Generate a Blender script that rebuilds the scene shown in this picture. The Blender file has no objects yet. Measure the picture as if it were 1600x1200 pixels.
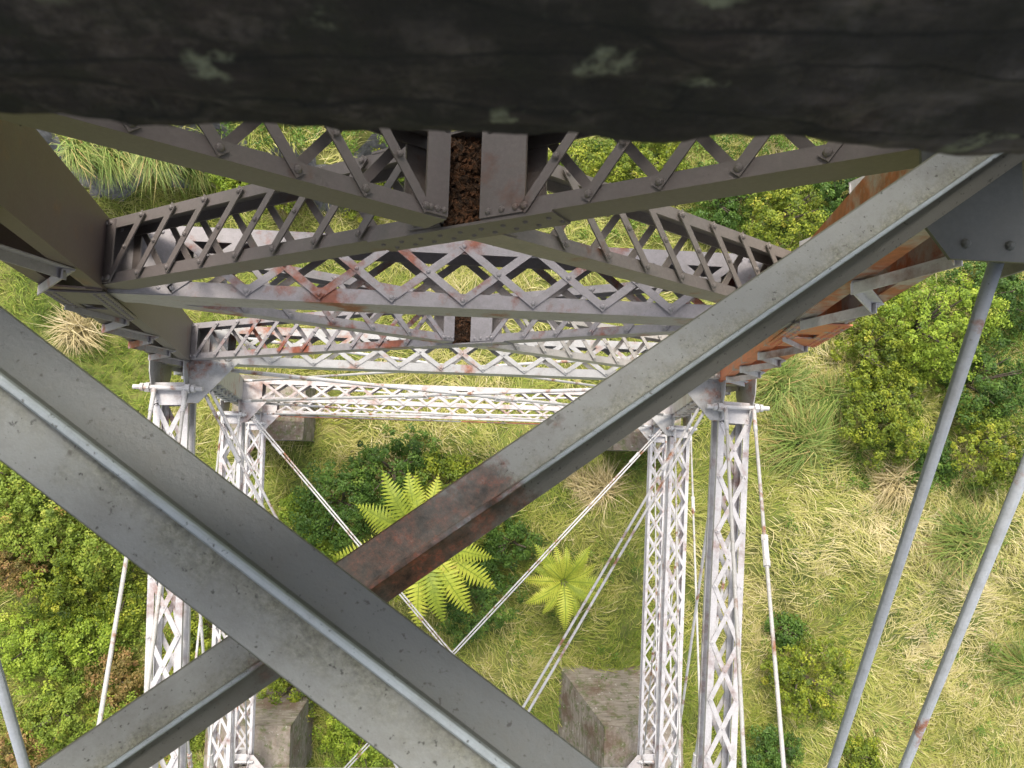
import bpy, math, random
import numpy as np
from mathutils import Vector, Matrix

random.seed(7)
RNG = np.random.default_rng(11)
SC = bpy.context.scene
COL = SC.collection

# ------------------------------------------------------------------ camera
CAM_R = ((0.997003, -0.035956, -0.068497), (0.029335, 0.995013, -0.095335), (0.071584, 0.09304, 0.993086))
cam_d = bpy.data.cameras.new('camera')
cam = bpy.data.objects.new('camera', cam_d)
COL.objects.link(cam)
cam.matrix_world = Matrix(CAM_R).to_4x4()
cam_d.sensor_width = 36.0
cam_d.lens = 1109.0 / 1600.0 * 36.0
cam_d.clip_start = 0.02
cam_d.clip_end = 3000.0
cam_d.dof.use_dof = True
cam_d.dof.focus_distance = 12.0
cam_d.dof.aperture_fstop = 13.0
SC.camera = cam

# ------------------------------------------------------------------ sky, sun, exposure
SUN_EL, SUN_AZ = math.radians(60), math.radians(352)     # azimuth measured clockwise from +Y
world = bpy.data.worlds.new('World')
SC.world = world
world.use_nodes = True
wn = world.node_tree
wn.nodes.clear()
sky = wn.nodes.new('ShaderNodeTexSky')
sky.sky_type = 'NISHITA'
sky.sun_disc = False
sky.sun_elevation = SUN_EL
sky.sun_rotation = SUN_AZ
sky.air_density = 1.0
sky.dust_density = 4.0
hs = wn.nodes.new('ShaderNodeHueSaturation')
hs.inputs['Saturation'].default_value = 0.45
bg = wn.nodes.new('ShaderNodeBackground')
bg.inputs['Strength'].default_value = 0.15
wo = wn.nodes.new('ShaderNodeOutputWorld')
wn.links.new(sky.outputs[0], hs.inputs['Color'])
wn.links.new(hs.outputs[0], bg.inputs['Color'])
wn.links.new(bg.outputs[0], wo.inputs['Surface'])
sd = bpy.data.lights.new('sun', 'SUN')
sd.energy = 1.6
sd.angle = math.radians(14)
sd.color = (1.0, 0.93, 0.82)
sun = bpy.data.objects.new('sun', sd)
COL.objects.link(sun)
sv = Vector((math.sin(SUN_AZ) * math.cos(SUN_EL), math.cos(SUN_AZ) * math.cos(SUN_EL), math.sin(SUN_EL)))
sun.rotation_euler = sv.to_track_quat('Z', 'Y').to_euler()
SC.view_settings.view_transform = 'Standard'
SC.view_settings.look = 'None'
SC.view_settings.exposure = 1.25
SC.view_settings.gamma = 1.0
SC.cycles.max_bounces = 5
SC.cycles.diffuse_bounces = 3
SC.cycles.use_denoising = True

# ------------------------------------------------------------------ materials
def nm(name, rough=0.8, metal=0.0):
    m = bpy.data.materials.new(name)
    m.use_nodes = True
    nt = m.node_tree
    b = nt.nodes['Principled BSDF']
    b.inputs['Roughness'].default_value = rough
    b.inputs['Metallic'].default_value = metal
    return m, nt, b

def node(nt, kind, **kw):
    n = nt.nodes.new(kind)
    for k, v in kw.items():
        setattr(n, k, v)
    return n

def noise(nt, vec, scale, detail=5, rough=0.6):
    n = node(nt, 'ShaderNodeTexNoise')
    n.inputs['Scale'].default_value = scale
    n.inputs['Detail'].default_value = detail
    n.inputs['Roughness'].default_value = rough
    nt.links.new(vec, n.inputs['Vector'])
    return n.outputs['Fac']

def ramp(nt, fac, stops, interp='LINEAR'):
    r = node(nt, 'ShaderNodeValToRGB')
    r.color_ramp.interpolation = interp
    el = r.color_ramp.elements
    while len(el) < len(stops):
        el.new(0.5)
    for e, (p, c) in zip(el, stops):
        e.position = p
        e.color = c if len(c) == 4 else (*c, 1)
    nt.links.new(fac, r.inputs['Fac'])
    return r.outputs['Color']

def mix(nt, fac, a, b, blend='MIX'):
    m = node(nt, 'ShaderNodeMix', data_type='RGBA', blend_type=blend)
    for sock, v in ((m.inputs[0], fac), (m.inputs[6], a), (m.inputs[7], b)):
        if isinstance(v, (int, float)):
            sock.default_value = v
        elif isinstance(v, tuple):
            sock.default_value = (*v, 1) if len(v) == 3 else v
        else:
            nt.links.new(v, sock)
    return m.outputs[2]

def bump(nt, b, h, strength=0.3, dist=0.01):
    n = node(nt, 'ShaderNodeBump')
    n.inputs['Strength'].default_value = strength
    n.inputs['Distance'].default_value = dist
    nt.links.new(h, n.inputs['Height'])
    nt.links.new(n.outputs['Normal'], b.inputs['Normal'])

def shifted(nt, off):
    tc = node(nt, 'ShaderNodeTexCoord')
    mp = node(nt, 'ShaderNodeMapping')
    mp.inputs['Location'].default_value = off
    nt.links.new(tc.outputs['Object'], mp.inputs['Vector'])
    return mp.outputs['Vector']

def steel(name, base, base2, rust, rust_lo, rust_hi, dirt=0.35, off=(0, 0, 0), dirt_col=(.085, .08, .065), scale=1.0):
    """weathered paint: two paint tones, rust blooms where paint failed, grime and fine speckle"""
    m, nt, b = nm(name, 0.6)
    v = shifted(nt, off)
    c = mix(nt, noise(nt, v, 2.5 * scale, 6), base, base2)
    # streaky chalking
    c = mix(nt, ramp(nt, noise(nt, v, 38 * scale, 4, .7), [(.42, (0, 0, 0)), (.75, (.35, .35, .35))]), c, tuple(min(1, x * 1.35) for x in base2))
    c = mix(nt, ramp(nt, noise(nt, v, 5 * scale, 8, .7), [(.48, (0, 0, 0)), (.72, (dirt, dirt, dirt))]), c, dirt_col)
    rn = noise(nt, v, 1.7 * scale, 9, .68)
    rc = ramp(nt, noise(nt, v, 14 * scale, 5), [(.3, tuple(x * .5 for x in rust)), (.7, rust)])
    c = mix(nt, ramp(nt, rn, [(rust_lo, (0, 0, 0)), (rust_hi, (1, 1, 1))]), c, rc)
    sp = ramp(nt, noise(nt, v, 90 * scale, 2, .5), [(.68, (0, 0, 0)), (.76, (.6, .6, .6))])
    c = mix(nt, sp, c, (.06, .055, .045))
    nt.links.new(c, b.inputs['Base Color'])
    bump(nt, b, noise(nt, v, 60 * scale, 5, .7), .25, .004)
    return m

RUST = (.36, .115, .045)
M_upper = steel('weathered grey paint in deck shade', (.092, .076, .070), (.125, .105, .097), (.14, .07, .045), .60, .72, .5)  # albedo kept dark, painting in part of the deck's shade
M_upper2 = steel('grey blue paint', (.135, .128, .138), (.185, .175, .185), (.22, .09, .05), .66, .74, .4, (3, 7, 1))
M_strut = steel('worn grey paint with rust blooms', (.215, .195, .198), (.275, .252, .252), (.25, .075, .04), .54, .64, .45, (6, 3, 8))
M_brown = steel('brown stained paint', (.075, .052, .048), (.10, .072, .064), (.2, .1, .05), .56, .7, .4, (8, 1, 2))
M_mid = steel('pale grey paint', (.28, .275, .27), (.345, .335, .32), (.30, .11, .055), .56, .68, .45, (1, 2, 9))
M_low = steel('chalky white paint', (.365, .335, .325), (.44, .405, .39), (.27, .135, .09), .50, .70, .4, (5, 4, 3))
M_orange = steel('orange rusted paint', (.50, .13, .045), (.44, .17, .09), (.34, .29, .26), .54, .60, .4, (9, 9, 4))
M_long = steel('chalky paint with pink undercoat showing', (.36, .345, .345), (.45, .43, .425), (.26, .15, .12), .52, .68, .4, (7, 4, 6))
M_tan = steel('lit tan paint', (.17, .14, .12), (.22, .19, .16), (.25, .1, .05), .60, .70, .4, (1, 8, 6))  # light on the lower right arm painted in as a paler tan
M_tan2 = steel('lit cream paint', (.33, .30, .26), (.42, .39, .35), (.30, .12, .06), .56, .68, .4, (1, 5, 6))  # same for the second panel: lit arm painted cream
M_gus = steel('dark mossy paint', (.062, .064, .055), (.085, .085, .075), (.14, .07, .045), .62, .74, .5, (1, 6, 2))
M_orange2 = steel('part rusted grey paint', (.26, .22, .20), (.32, .28, .26), (.38, .11, .05), .44, .54, .4, (2, 9, 4))
M_rod = steel('galvanised grey rod', (.22, .24, .265), (.28, .30, .325), (.25, .1, .05), .60, .66, .4, (2, 6, 6))
M_rodlow = steel('flaking white rod', (.38, .37, .36), (.46, .44, .43), (.28, .12, .06), .54, .64, .3, (4, 1, 8), scale=1.6)

def brace_mat(name, off, rusty):
    """grey angle iron: moss and grit gathered beside the heel, coordinates along local X"""
    m, nt, b = nm(name, .48)
    tc = node(nt, 'ShaderNodeTexCoord')
    v = shifted(nt, off)
    sx = node(nt, 'ShaderNodeSeparateXYZ')
    nt.links.new(tc.outputs['Object'], sx.inputs[0])
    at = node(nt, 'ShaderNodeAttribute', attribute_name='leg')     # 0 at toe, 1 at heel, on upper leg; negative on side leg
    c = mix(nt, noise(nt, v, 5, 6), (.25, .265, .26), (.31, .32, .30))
    side_shade = mix(nt, noise(nt, v, 4, 6), (.115, .125, .125), (.15, .16, .158)) if not rusty else mix(nt, noise(nt, v, 4, 6), (.15, .15, .138), (.19, .19, .172))  # side leg's shade painted as a darker tone than the flat leg
    edge = mix(nt, noise(nt, v, 9, 6), (.31, .36, .39), (.40, .45, .48))  # highlight along the rib painted as pale blue
    c = mix(nt, ramp(nt, at.outputs['Fac'], [(.0, (1, 1, 1)), (.02, (0, 0, 0))]), c, side_shade)
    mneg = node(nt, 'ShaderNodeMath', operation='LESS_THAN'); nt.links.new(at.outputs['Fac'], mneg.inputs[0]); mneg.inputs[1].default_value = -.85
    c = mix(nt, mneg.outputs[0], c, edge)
    grit = noise(nt, v, 105, 7, .8)
    broad = noise(nt, v, 9, 7, .75)
    mm = node(nt, 'ShaderNodeMath', operation='MULTIPLY_ADD')
    nt.links.new(at.outputs['Fac'], mm.inputs[0]); mm.inputs[1].default_value = .40
    nt.links.new(broad, mm.inputs[2])
    cov = ramp(nt, mm.outputs[0], [((.60 if not rusty else .68), (0, 0, 0)), (.98, (.9, .9, .9))])
    gc = ramp(nt, grit, [(.38, (.07, .072, .045)), (.5, (.19, .19, .135)), (.62, (.32, .32, .26))])
    c = mix(nt, cov, c, gc)
    spk = ramp(nt, noise(nt, v, 85, 3, .6), [(.635, (0, 0, 0)), (.70, (.85, .85, .85))])
    c = mix(nt, spk, c, (.045, .045, .04))
    blot = ramp(nt, noise(nt, v, 17, 3, .6), [(.70, (0, 0, 0)), (.73, (.8, .8, .8))])
    c = mix(nt, blot, c, (.09, .085, .07))
    if rusty:
        # the paint has failed along the middle of this bar
        d = node(nt, 'ShaderNodeMath', operation='SUBTRACT'); nt.links.new(sx.outputs['X'], d.inputs[0]); d.inputs[1].default_value = rusty
        a = node(nt, 'ShaderNodeMath', operation='ABSOLUTE'); nt.links.new(d.outputs[0], a.inputs[0])
        e = node(nt, 'ShaderNodeMath', operation='MULTIPLY_ADD'); nt.links.new(a.outputs[0], e.inputs[0]); e.inputs[1].default_value = -.80; e.inputs[2].default_value = .34
        g = node(nt, 'ShaderNodeMath', operation='ADD'); nt.links.new(e.outputs[0], g.inputs[0]); nt.links.new(noise(nt, v, 7, 8, .7), g.inputs[1])
        rm = ramp(nt, g.outputs[0], [(.50, (0, 0, 0)), (.62, (.75, .75, .75)), (.78, (1, 1, 1))])
        rc = ramp(nt, noise(nt, v, 24, 9, .8), [(.38, (.015, .010, .008)), (.47, (.065, .038, .026)), (.54, (.11, .052, .034)), (.60, (.22, .06, .03)), (.66, (.19, .17, .145))])
        c = mix(nt, rm, c, rc)
    nt.links.new(c, b.inputs['Base Color'])
    c = mix(nt, ramp(nt, noise(nt, v, 3.2, 9, .8), [(.48, (0, 0, 0)), (.66, (.45, .45, .45))]), c, (.13, .125, .105))
    nt.links.new(c, b.inputs['Base Color'])
    bump(nt, b, noise(nt, v, 120, 4, .7), .5, .002)
    return m

def timber_mat(name='mossy timber'):
    m, nt, b = nm(name, .95)
    tc = node(nt, 'ShaderNodeTexCoord')
    mp = node(nt, 'ShaderNodeMapping'); mp.inputs['Scale'].default_value = (5, 28, 28)
    nt.links.new(tc.outputs['Object'], mp.inputs['Vector'])
    v = tc.outputs['Object']
    g = noise(nt, mp.outputs['Vector'], 2.5, 8, .75)
    c = ramp(nt, g, [(.3, (.008, .006, .005)), (.5, (.022, .016, .012)), (.68, (.075, .056, .045))])
    c = mix(nt, ramp(nt, noise(nt, v, 26, 6, .7), [(.5, (0, 0, 0)), (.62, (.75, .75, .75))]), c, (.018, .02, .008))
    c = mix(nt, ramp(nt, noise(nt, v, 12, 6, .7), [(.5, (0, 0, 0)), (.7, (.5, .5, .5))]), c, (.045, .03, .027))
    # weathered silver wood toward the right hand end of this sleeper
    sx = node(nt, 'ShaderNodeSeparateXYZ'); nt.links.new(v, sx.inputs[0])
    e = node(nt, 'ShaderNodeMath', operation='MULTIPLY_ADD'); nt.links.new(sx.outputs['X'], e.inputs[0]); e.inputs[1].default_value = 1.0; e.inputs[2].default_value = -.10
    a = node(nt, 'ShaderNodeMath', operation='ADD'); nt.links.new(e.outputs[0], a.inputs[0]); nt.links.new(noise(nt, v, 14, 6, .7), a.inputs[1])
    c = mix(nt, ramp(nt, a.outputs[0], [(.5, (0, 0, 0)), (.72, (.8, .8, .8))]), c, ramp(nt, g, [(.3, (.04, .032, .03)), (.6, (.19, .165, .155))]))
    c = mix(nt, ramp(nt, noise(nt, v, 34, 6, .75), [(.50, (0, 0, 0)), (.66, (.75, .75, .75))]), c, (.14, .115, .095))
    c = mix(nt, ramp(nt, noise(nt, v, 11, 5, .6), [(.42, (.8, .8, .8)), (.58, (0, 0, 0))]), c, (.008, .007, .005))
    # drying cracks along the grain
    mc = node(nt, 'ShaderNodeMapping'); mc.inputs['Scale'].default_value = (2.2, 16, 16); nt.links.new(v, mc.inputs['Vector'])
    cv = mix(nt, .25, mc.outputs['Vector'], noise(nt, v, 10, 4), 'ADD')
    vk = node(nt, 'ShaderNodeTexVoronoi', feature='DISTANCE_TO_EDGE'); vk.inputs['Scale'].default_value = 1.3; nt.links.new(cv, vk.inputs['Vector'])
    crk = ramp(nt, vk.outputs['Distance'], [(.0, (1, 1, 1)), (.03, (0, 0, 0))])
    c = mix(nt, crk, c, (.003, .003, .002))
    mk = node(nt, 'ShaderNodeTexVoronoi'); mk.inputs['Scale'].default_value = 27
    dv = mix(nt, .035, v, noise(nt, v, 60, 3), 'ADD')
    nt.links.new(dv, mk.inputs['Vector'])
    li = ramp(nt, mk.outputs['Distance'], [(.22, (1, 1, 1)), (.34, (0, 0, 0))])
    pick = node(nt, 'ShaderNodeMath', operation='GREATER_THAN'); sp_ = node(nt, 'ShaderNodeSeparateXYZ'); nt.links.new(mk.outputs['Color'], sp_.inputs[0])
    nt.links.new(sp_.outputs['X'], pick.inputs[0]); pick.inputs[1].default_value = .62
    li = mix(nt, 1.0, li, pick.outputs[0], 'MULTIPLY')
    li = mix(nt, 1.0, li, ramp(nt, noise(nt, v, 70, 4, .7), [(.42, (0, 0, 0)), (.56, (1, 1, 1))]), 'MULTIPLY')
    c = mix(nt, li, c, (.19, .20, .13))
    nt.links.new(c, b.inputs['Base Color'])
    bump(nt, b, noise(nt, v, 30, 7, .75), 1.0, .012)
    return m

def leaf_mat(name, cols, trans=.3):
    m, nt, b = nm(name, .55)
    at = node(nt, 'ShaderNodeAttribute', attribute_name='hue')
    c = ramp(nt, at.outputs['Fac'], cols)
    nt.links.new(c, b.inputs['Base Color'])
    b.inputs['Specular IOR Level'].default_value = .3
    if trans:
        tr = node(nt, 'ShaderNodeBsdfTranslucent'); nt.links.new(c, tr.inputs['Color'])
        ms = node(nt, 'ShaderNodeMixShader'); ms.inputs[0].default_value = trans
        nt.links.new(b.outputs[0], ms.inputs[1]); nt.links.new(tr.outputs[0], ms.inputs[2])
        nt.links.new(ms.outputs[0], nt.nodes['Material Output'].inputs['Surface'])
    return m

L_dark = leaf_mat('dark green leaves', [(0, (.025, .055, .01)), (.5, (.065, .13, .018)), (.85, (.13, .21, .03)), (1, (.22, .28, .05))])
L_mid = leaf_mat('bright green leaves', [(0, (.035, .06, .006)), (.4, (.13, .18, .015)), (.75, (.28, .31, .025)), (1, (.46, .42, .06))])
L_lime = leaf_mat('yellow green leaves', [(0, (.09, .15, .015)), (.5, (.24, .33, .03)), (.85, (.38, .45, .05)), (1, (.5, .5, .09))])
L_scrub = leaf_mat('scrub leaves', [(0, (.08, .12, .015)), (.5, (.20, .27, .03)), (.8, (.33, .36, .05)), (1, (.32, .2, .06))])
L_scrub2 = leaf_mat('bracken leaves', [(0, (.05, .09, .01)), (.3, (.13, .2, .02)), (.6, (.25, .31, .04)), (.8, (.3, .24, .05)), (1, (.3, .15, .06))])
L_under = leaf_mat('undergrowth leaves', [(0, (.03, .07, .01)), (.5, (.1, .18, .02)), (.85, (.2, .28, .04)), (1, (.3, .3, .08))])
L_brown = leaf_mat('browned bracken', [(0, (.10, .09, .02)), (.4, (.2, .15, .04)), (.75, (.3, .17, .07)), (1, (.25, .3, .05))])
L_fern = leaf_mat('fern fronds', [(0, (.09, .14, .013)), (.5, (.28, .33, .03)), (.85, (.42, .43, .055)), (1, (.40, .30, .08))])
L_grass = leaf_mat('rank grass', [(0, (.075, .125, .013)), (.3, (.19, .25, .03)), (.55, (.35, .345, .075)), (.78, (.53, .46, .20)), (1, (.66, .56, .34))], .25)
L_flax = leaf_mat('toetoe blades', [(0, (.06, .12, .02)), (.5, (.17, .24, .045)), (.8, (.33, .31, .10)), (1, (.42, .28, .12))], .2)
L_straw = leaf_mat('dry tussock', [(0, (.2, .17, .06)), (.5, (.4, .32, .15)), (1, (.6, .5, .3))], .2)

def bark_mat():
    m, nt, b = nm('bark', .9)
    v = shifted(nt, (0, 0, 0))
    nt.links.new(ramp(nt, noise(nt, v, 9, 6), [(.3, (.04, .03, .02)), (.7, (.14, .11, .08))]), b.inputs['Base Color'])
    return m
M_bark = bark_mat()

def ground_mat():
    m, nt, b = nm('grassy ground', 1.0)
    v = shifted(nt, (0, 0, 0))
    c = ramp(nt, noise(nt, v, .35, 8, .7), [(.3, (.05, .075, .01)), (.5, (.13, .15, .025)), (.7, (.24, .2, .07))])
    c = mix(nt, ramp(nt, noise(nt, v, 3.5, 6, .7), [(.45, (0, 0, 0)), (.7, (.6, .6, .6))]), c, (.05, .045, .02))
    geo = node(nt, 'ShaderNodeNewGeometry')
    sx = node(nt, 'ShaderNodeSeparateXYZ'); nt.links.new(geo.outputs['True Normal'], sx.inputs[0])
    rock = ramp(nt, noise(nt, v, 2.5, 9, .75), [(.35, (.05, .047, .045)), (.65, (.2, .19, .185))])
    c = mix(nt, ramp(nt, sx.outputs['Z'], [(.55, (1, 1, 1)), (.68, (0, 0, 0))]), c, rock)
    nt.links.new(c, b.inputs['Base Color'])
    bump(nt, b, noise(nt, v, 4, 8, .7), .6, .15)
    return m

def concrete_mat():
    m, nt, b = nm('mossy stained concrete', .95)
    tc = node(nt, 'ShaderNodeTexCoord')
    v = tc.outputs['Object']
    mp = node(nt, 'ShaderNodeMapping'); mp.inputs['Scale'].default_value = (1, 1, 9)
    nt.links.new(v, mp.inputs['Vector'])
    c = ramp(nt, noise(nt, mp.outputs['Vector'], 1.2, 7, .7), [(.3, (.11, .09, .07)), (.7, (.30, .26, .21))])
    c = mix(nt, ramp(nt, noise(nt, v, .55, 6, .72), [(.48, (0, 0, 0)), (.62, (.85, .85, .85))]), c, (.10, .06, .035))
    c = mix(nt, ramp(nt, noise(nt, v, 2.6, 6, .7), [(.50, (0, 0, 0)), (.62, (.8, .8, .8))]), c, (.08, .095, .025))
    c = mix(nt, ramp(nt, noise(nt, v, 5, 4, .7), [(.62, (0, 0, 0)), (.68, (.8, .8, .8))]), c, (.4, .38, .33))
    nt.links.new(c, b.inputs['Base Color'])
    bump(nt, b, noise(nt, mp.outputs['Vector'], 3, 7, .7), .7, .05)
    return m

def debris_mat():
    m, nt, b = nm('rust flakes and leaf litter', .95)
    v = shifted(nt, (0, 0, 0))
    c = ramp(nt, noise(nt, v, 22, 6, .8), [(.35, (.012, .008, .005)), (.5, (.07, .035, .015)), (.62, (.16, .065, .025)), (.75, (.26, .15, .07))])
    nt.links.new(c, b.inputs['Base Color'])
    bump(nt, b, noise(nt, v, 26, 4, .7), 1, .03)
    return m
M_debris = debris_mat()

# ------------------------------------------------------------------ mesh helpers
class MB:
    def __init__(s):
        s.v, s.f = [], []
    def hexa(s, c8):
        n = len(s.v); s.v.extend([tuple(p) for p in c8])
        for q in ((0, 1, 2, 3), (7, 6, 5, 4), (0, 4, 5, 1), (1, 5, 6, 2), (2, 6, 7, 3), (3, 7, 4, 0)):
            s.f.append(tuple(n + i for i in q))
    def box(s, o, a, b, c):
        """box centred on o with half-vectors a, b, c"""
        s.hexa([o - a - b - c, o - a + b - c, o + a + b - c, o + a - b - c, o - a - b + c, o - a + b + c, o + a + b + c, o + a - b + c])
    def bar(s, p, q, w, t, n):
        """flat bar from p to q, width w, thickness t along n"""
        d = q - p; L = d.length; d = d / L
        n = (n - d * n.dot(d)).normalized(); u = n.cross(d)
        s.box((p + q) / 2, d * (L / 2), u * (w / 2), n * (t / 2))
    def tube(s, p, q, r, seg=10, r2=None, cap=True):
        r2 = r if r2 is None else r2
        d = (q - p).normalized(); x = d.orthogonal().normalized(); y = d.cross(x)
        n = len(s.v)
        for (o, rr) in ((p, r), (q, r2)):
            for i in range(seg):
                a = 2 * math.pi * i / seg
                s.v.append(tuple(o + x * (rr * math.cos(a)) + y * (rr * math.sin(a))))
        for i in range(seg):
            j = (i + 1) % seg
            s.f.append((n + i, n + j, n + seg + j, n + seg + i))
        if cap:
            s.f.append(tuple(n + i for i in reversed(range(seg)))); s.f.append(tuple(n + seg + i for i in range(seg)))
    def dome(s, p, nrm, r, seg=8):
        nrm = nrm.normalized(); x = nrm.orthogonal().normalized(); y = nrm.cross(x); n = len(s.v)
        for (k, h) in ((1.0, 0.0), (.8, .5), (.4, .78)):
            for i in range(seg):
                a = 2 * math.pi * i / seg
                s.v.append(tuple(p + x * (r * k * math.cos(a)) + y * (r * k * math.sin(a)) + nrm * (r * h)))
        for k in range(2):
            for i in range(seg):
                j = (i + 1) % seg
                s.f.append((n + k * seg + i, n + k * seg + j, n + (k + 1) * seg + j, n + (k + 1) * seg + i))
        s.f.append(tuple(n + 2 * seg + i for i in range(seg)))
    def prism(s, pts, off):
        """polygon pts extruded by vector off"""
        n = len(s.v); k = len(pts)
        s.v.extend([tuple(p) for p in pts]); s.v.extend([tuple(p + off) for p in pts])
        s.f.append(tuple(n + i for i in range(k))); s.f.append(tuple(n + k + i for i in reversed(range(k))))
        for i in range(k):
            j = (i + 1) % k
            s.f.append((n + j, n + i, n + k + i, n + k + j))
    def build(s, name, mat, parent=None, smooth=False, bevel=0.0):
        me = bpy.data.meshes.new(name)
        me.from_pydata(s.v, [], s.f); me.validate(); me.update()
        o = bpy.data.objects.new(name, me); COL.objects.link(o)
        me.materials.append(mat)
        if smooth:
            me.polygons.foreach_set('use_smooth', [True] * len(me.polygons))
        if parent:
            o.parent = parent
            o.matrix_parent_inverse = Matrix.Translation(parent.matrix_world_loc).inverted() if hasattr(parent, 'matrix_world_loc') else Matrix.Identity(4)
        if bevel:
            bv = o.modifiers.new('bevel', 'BEVEL'); bv.width = bevel; bv.segments = 2; bv.limit_method = 'ANGLE'
        return o

V = Vector
def tag(o, label=None, cat=None, group=None, kind=None):
    for k, v in (('label', label), ('category', cat), ('group', group), ('kind', kind)):
        if v: o[k] = v
    return o
def empty(name, label, cat, loc=(0, 0, 0), group=None):
    o = bpy.data.objects.new(name, None); COL.objects.link(o); o.location = loc
    o.empty_display_size = .3
    return tag(o, label, cat, group)
def adopt(o, root):
    """parent o (built in world coordinates) to a root, keeping it in place"""
    o.parent = root
    o.matrix_parent_inverse = Matrix.Translation(root.location).inverted()
    return o

# ------------------------------------------------------------------ the viaduct tower
XC = -0.03
ZN = [1.4, 2.78, 6.1, 11.1, 20.1, 27.8, 29.45]
HN = [2.12, 2.43, 3.18, 4.34, 6.28, 7.82, 8.15]
HB = [1.45, 1.80, 2.6, 3.80, 5.92, 7.52, 7.86]     # the bent behind the viewer leans in a little more
def lx(s, z, b=False): return XC + s * float(np.interp(z, ZN, HB if b else HN))
YA, YB = 1.50, -12.18           # centre lines of the two bents
LD, LW = .58, .45               # leg depth along the bridge, leg width across it
BARA, BARB = .80, -11.47        # where the pins stand
tower = empty('viaduct_tower', 'tall riveted lattice steel viaduct tower on four splayed legs, white paint flaking to rust', 'tower', (XC, (YA + YB) / 2, -29.45))

def rivet_line(m, p, q, n, k, r=.016):
    for i in range(k):
        m.dome(p.lerp(q, (i + .5) / k), n, r)

def laced(name, P0, P1, s, W, H, pitch, mat, lmat=None, fl=.10, bw=.065, double=True, rivets=False, batten=.45, b0=True, b1=True, faces=(1, -1), zig=False, label=None, t=.014, para=False, opened=False, flip=False):
    """two channels joined by lacing bars; s is the direction between channels"""
    P0, P1 = V(P0), V(P1)
    a = (P1 - P0); L = a.length; a = a / L
    s = (s - a * s.dot(a)).normalized(); u = a.cross(s)
    if u.z < 0: u = -u
    if abs(u.z) < .3 and u.y > 0: u = -u
    m = MB(); mid = (P0 + P1) / 2
    for k in (-1, 1):
        if opened:       # four angles and side lacing instead of solid webs
            for e in (-1, 1):
                m.box(mid + s * (k * W / 2) + u * (e * (H / 2 - .03)), a * (L / 2), s * (t / 2), u * .03)
        else:
            m.box(mid + s * (k * W / 2), a * (L / 2), s * (t / 2), u * (H / 2))
        for e in (-1, 1):
            c = mid + s * (k * (W / 2 - fl / 2 - t / 2 - .0)) + u * (e * (H / 2 - t / 2 + .0))
            m.box(c, a * (L / 2 - .002), s * (fl / 2), u * (t / 2))
    ends = []
    if b0: ends.append(P0 + a * (batten / 2))
    if b1: ends.append(P1 - a * (batten / 2))
    for c in ends:
        for e in faces:
            m.box(c + u * (e * (H / 2 + t / 2 + .001)), a * (batten / 2), s * (W / 2 - .004), u * (t / 2))
            if rivets:
                for k in (-1, 1):
                    for r_ in (-.3, 0, .3):
                        m.dome(c + u * (e * (H / 2 + t + .001)) + s * (k * (W / 2 - fl / 2)) + a * (r_ * batten), u * e, .02)
    body = adopt(m.build(name, mat), tower)
    lac = MB()
    st = batten if b0 else 0.0; en = L - (batten if b1 else 0.0)
    n = max(2, int(round((en - st) / pitch))); p = (en - st) / n
    hw = W / 2 - fl / 2
    for e in faces:
        base = e * (H / 2 + t / 2 + .003)
        for i in range(n):
            x0, x1 = st + i * p, st + (i + 1) * p
            dirs = ((0,) if (e > 0) != flip else (1,)) if para else ((0, 1) if double else ((i % 2,)))
            for dd in dirs:
                sg = 1 if dd == 0 else -1
                off = base + e * (.012 * dd)
                A = P0 + a * (x0 + .0) + s * (-sg * hw) + u * off
                B = P0 + a * (x1 - .0) + s * (sg * hw) + u * off
                dv = (B - A).normalized()
                lac.bar(A - dv * .03, B + dv * .03, bw, .010, u)
                if zig:      # bars are small angles: an upstanding leg
                    pv = dv.cross(u).normalized()
                    lac.bar(A - dv * .03 + pv * (bw / 2) + u * (e * bw / 2), B + dv * .03 + pv * (bw / 2) + u * (e * bw / 2), bw, .010, pv)
                if rivets and e == 1 or (rivets and zig):
                    lac.dome(A + u * (e * .006), u * e, .022)
                    lac.dome(B + u * (e * .006), u * e, .022)
            if rivets and e == 1 and double:
                lac.dome(P0 + a * ((x0 + x1) / 2) + u * (base + .019), u, .02)
    lo = lac.build('lacing', lmat or mat); lo.parent = body
    if label: body['label'] = label
    return body

X, Y, Z = V((1, 0, 0)), V((0, 1, 0)), V((0, 0, 1))

def leg(sx, yc, mats, near):
    """one riveted leg, from under the deck to its footing"""
    body = MB(); lac = {}
    root = None
    segs = list(zip(ZN[:-1], ZN[1:]))
    for i, (za, zb) in enumerate(segs):
        A = V((lx(sx, za, yc < 0), yc, -za)); B = V((lx(sx, zb, yc < 0), yc, -zb))
        mat = mats[i]
        zig = near
        lb = None
        if near and sx > 0 and i in (2,): lb = 'orange rusted length of the leg'
        o = laced('leg_section', A, B, X, LW, LD, .62 if i < 3 else .8, mat, M_long if (near and sx > 0 and i in (1, 2)) else (M_strut if near and i in (1, 2) else None), fl=.11, bw=.075, double=(i >= 3), rivets=near and i < 4, batten=.35, zig=near and i < 4, label=lb, b0=i > 0, t=.016)
    return

MA_L = [M_brown, M_brown, M_upper, M_mid, M_low, M_low]
MA_R = [M_upper, M_orange2, M_orange, M_low, M_low, M_low]
leg(-1, YA, MA_L, True)
leg(1, YA, MA_R, True)
leg(-1, YB, [M_upper2, M_upper2, M_mid, M_low, M_low, M_low], False)
leg(1, YB, [M_upper2, M_upper2, M_mid, M_low, M_low, M_low], False)

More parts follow.
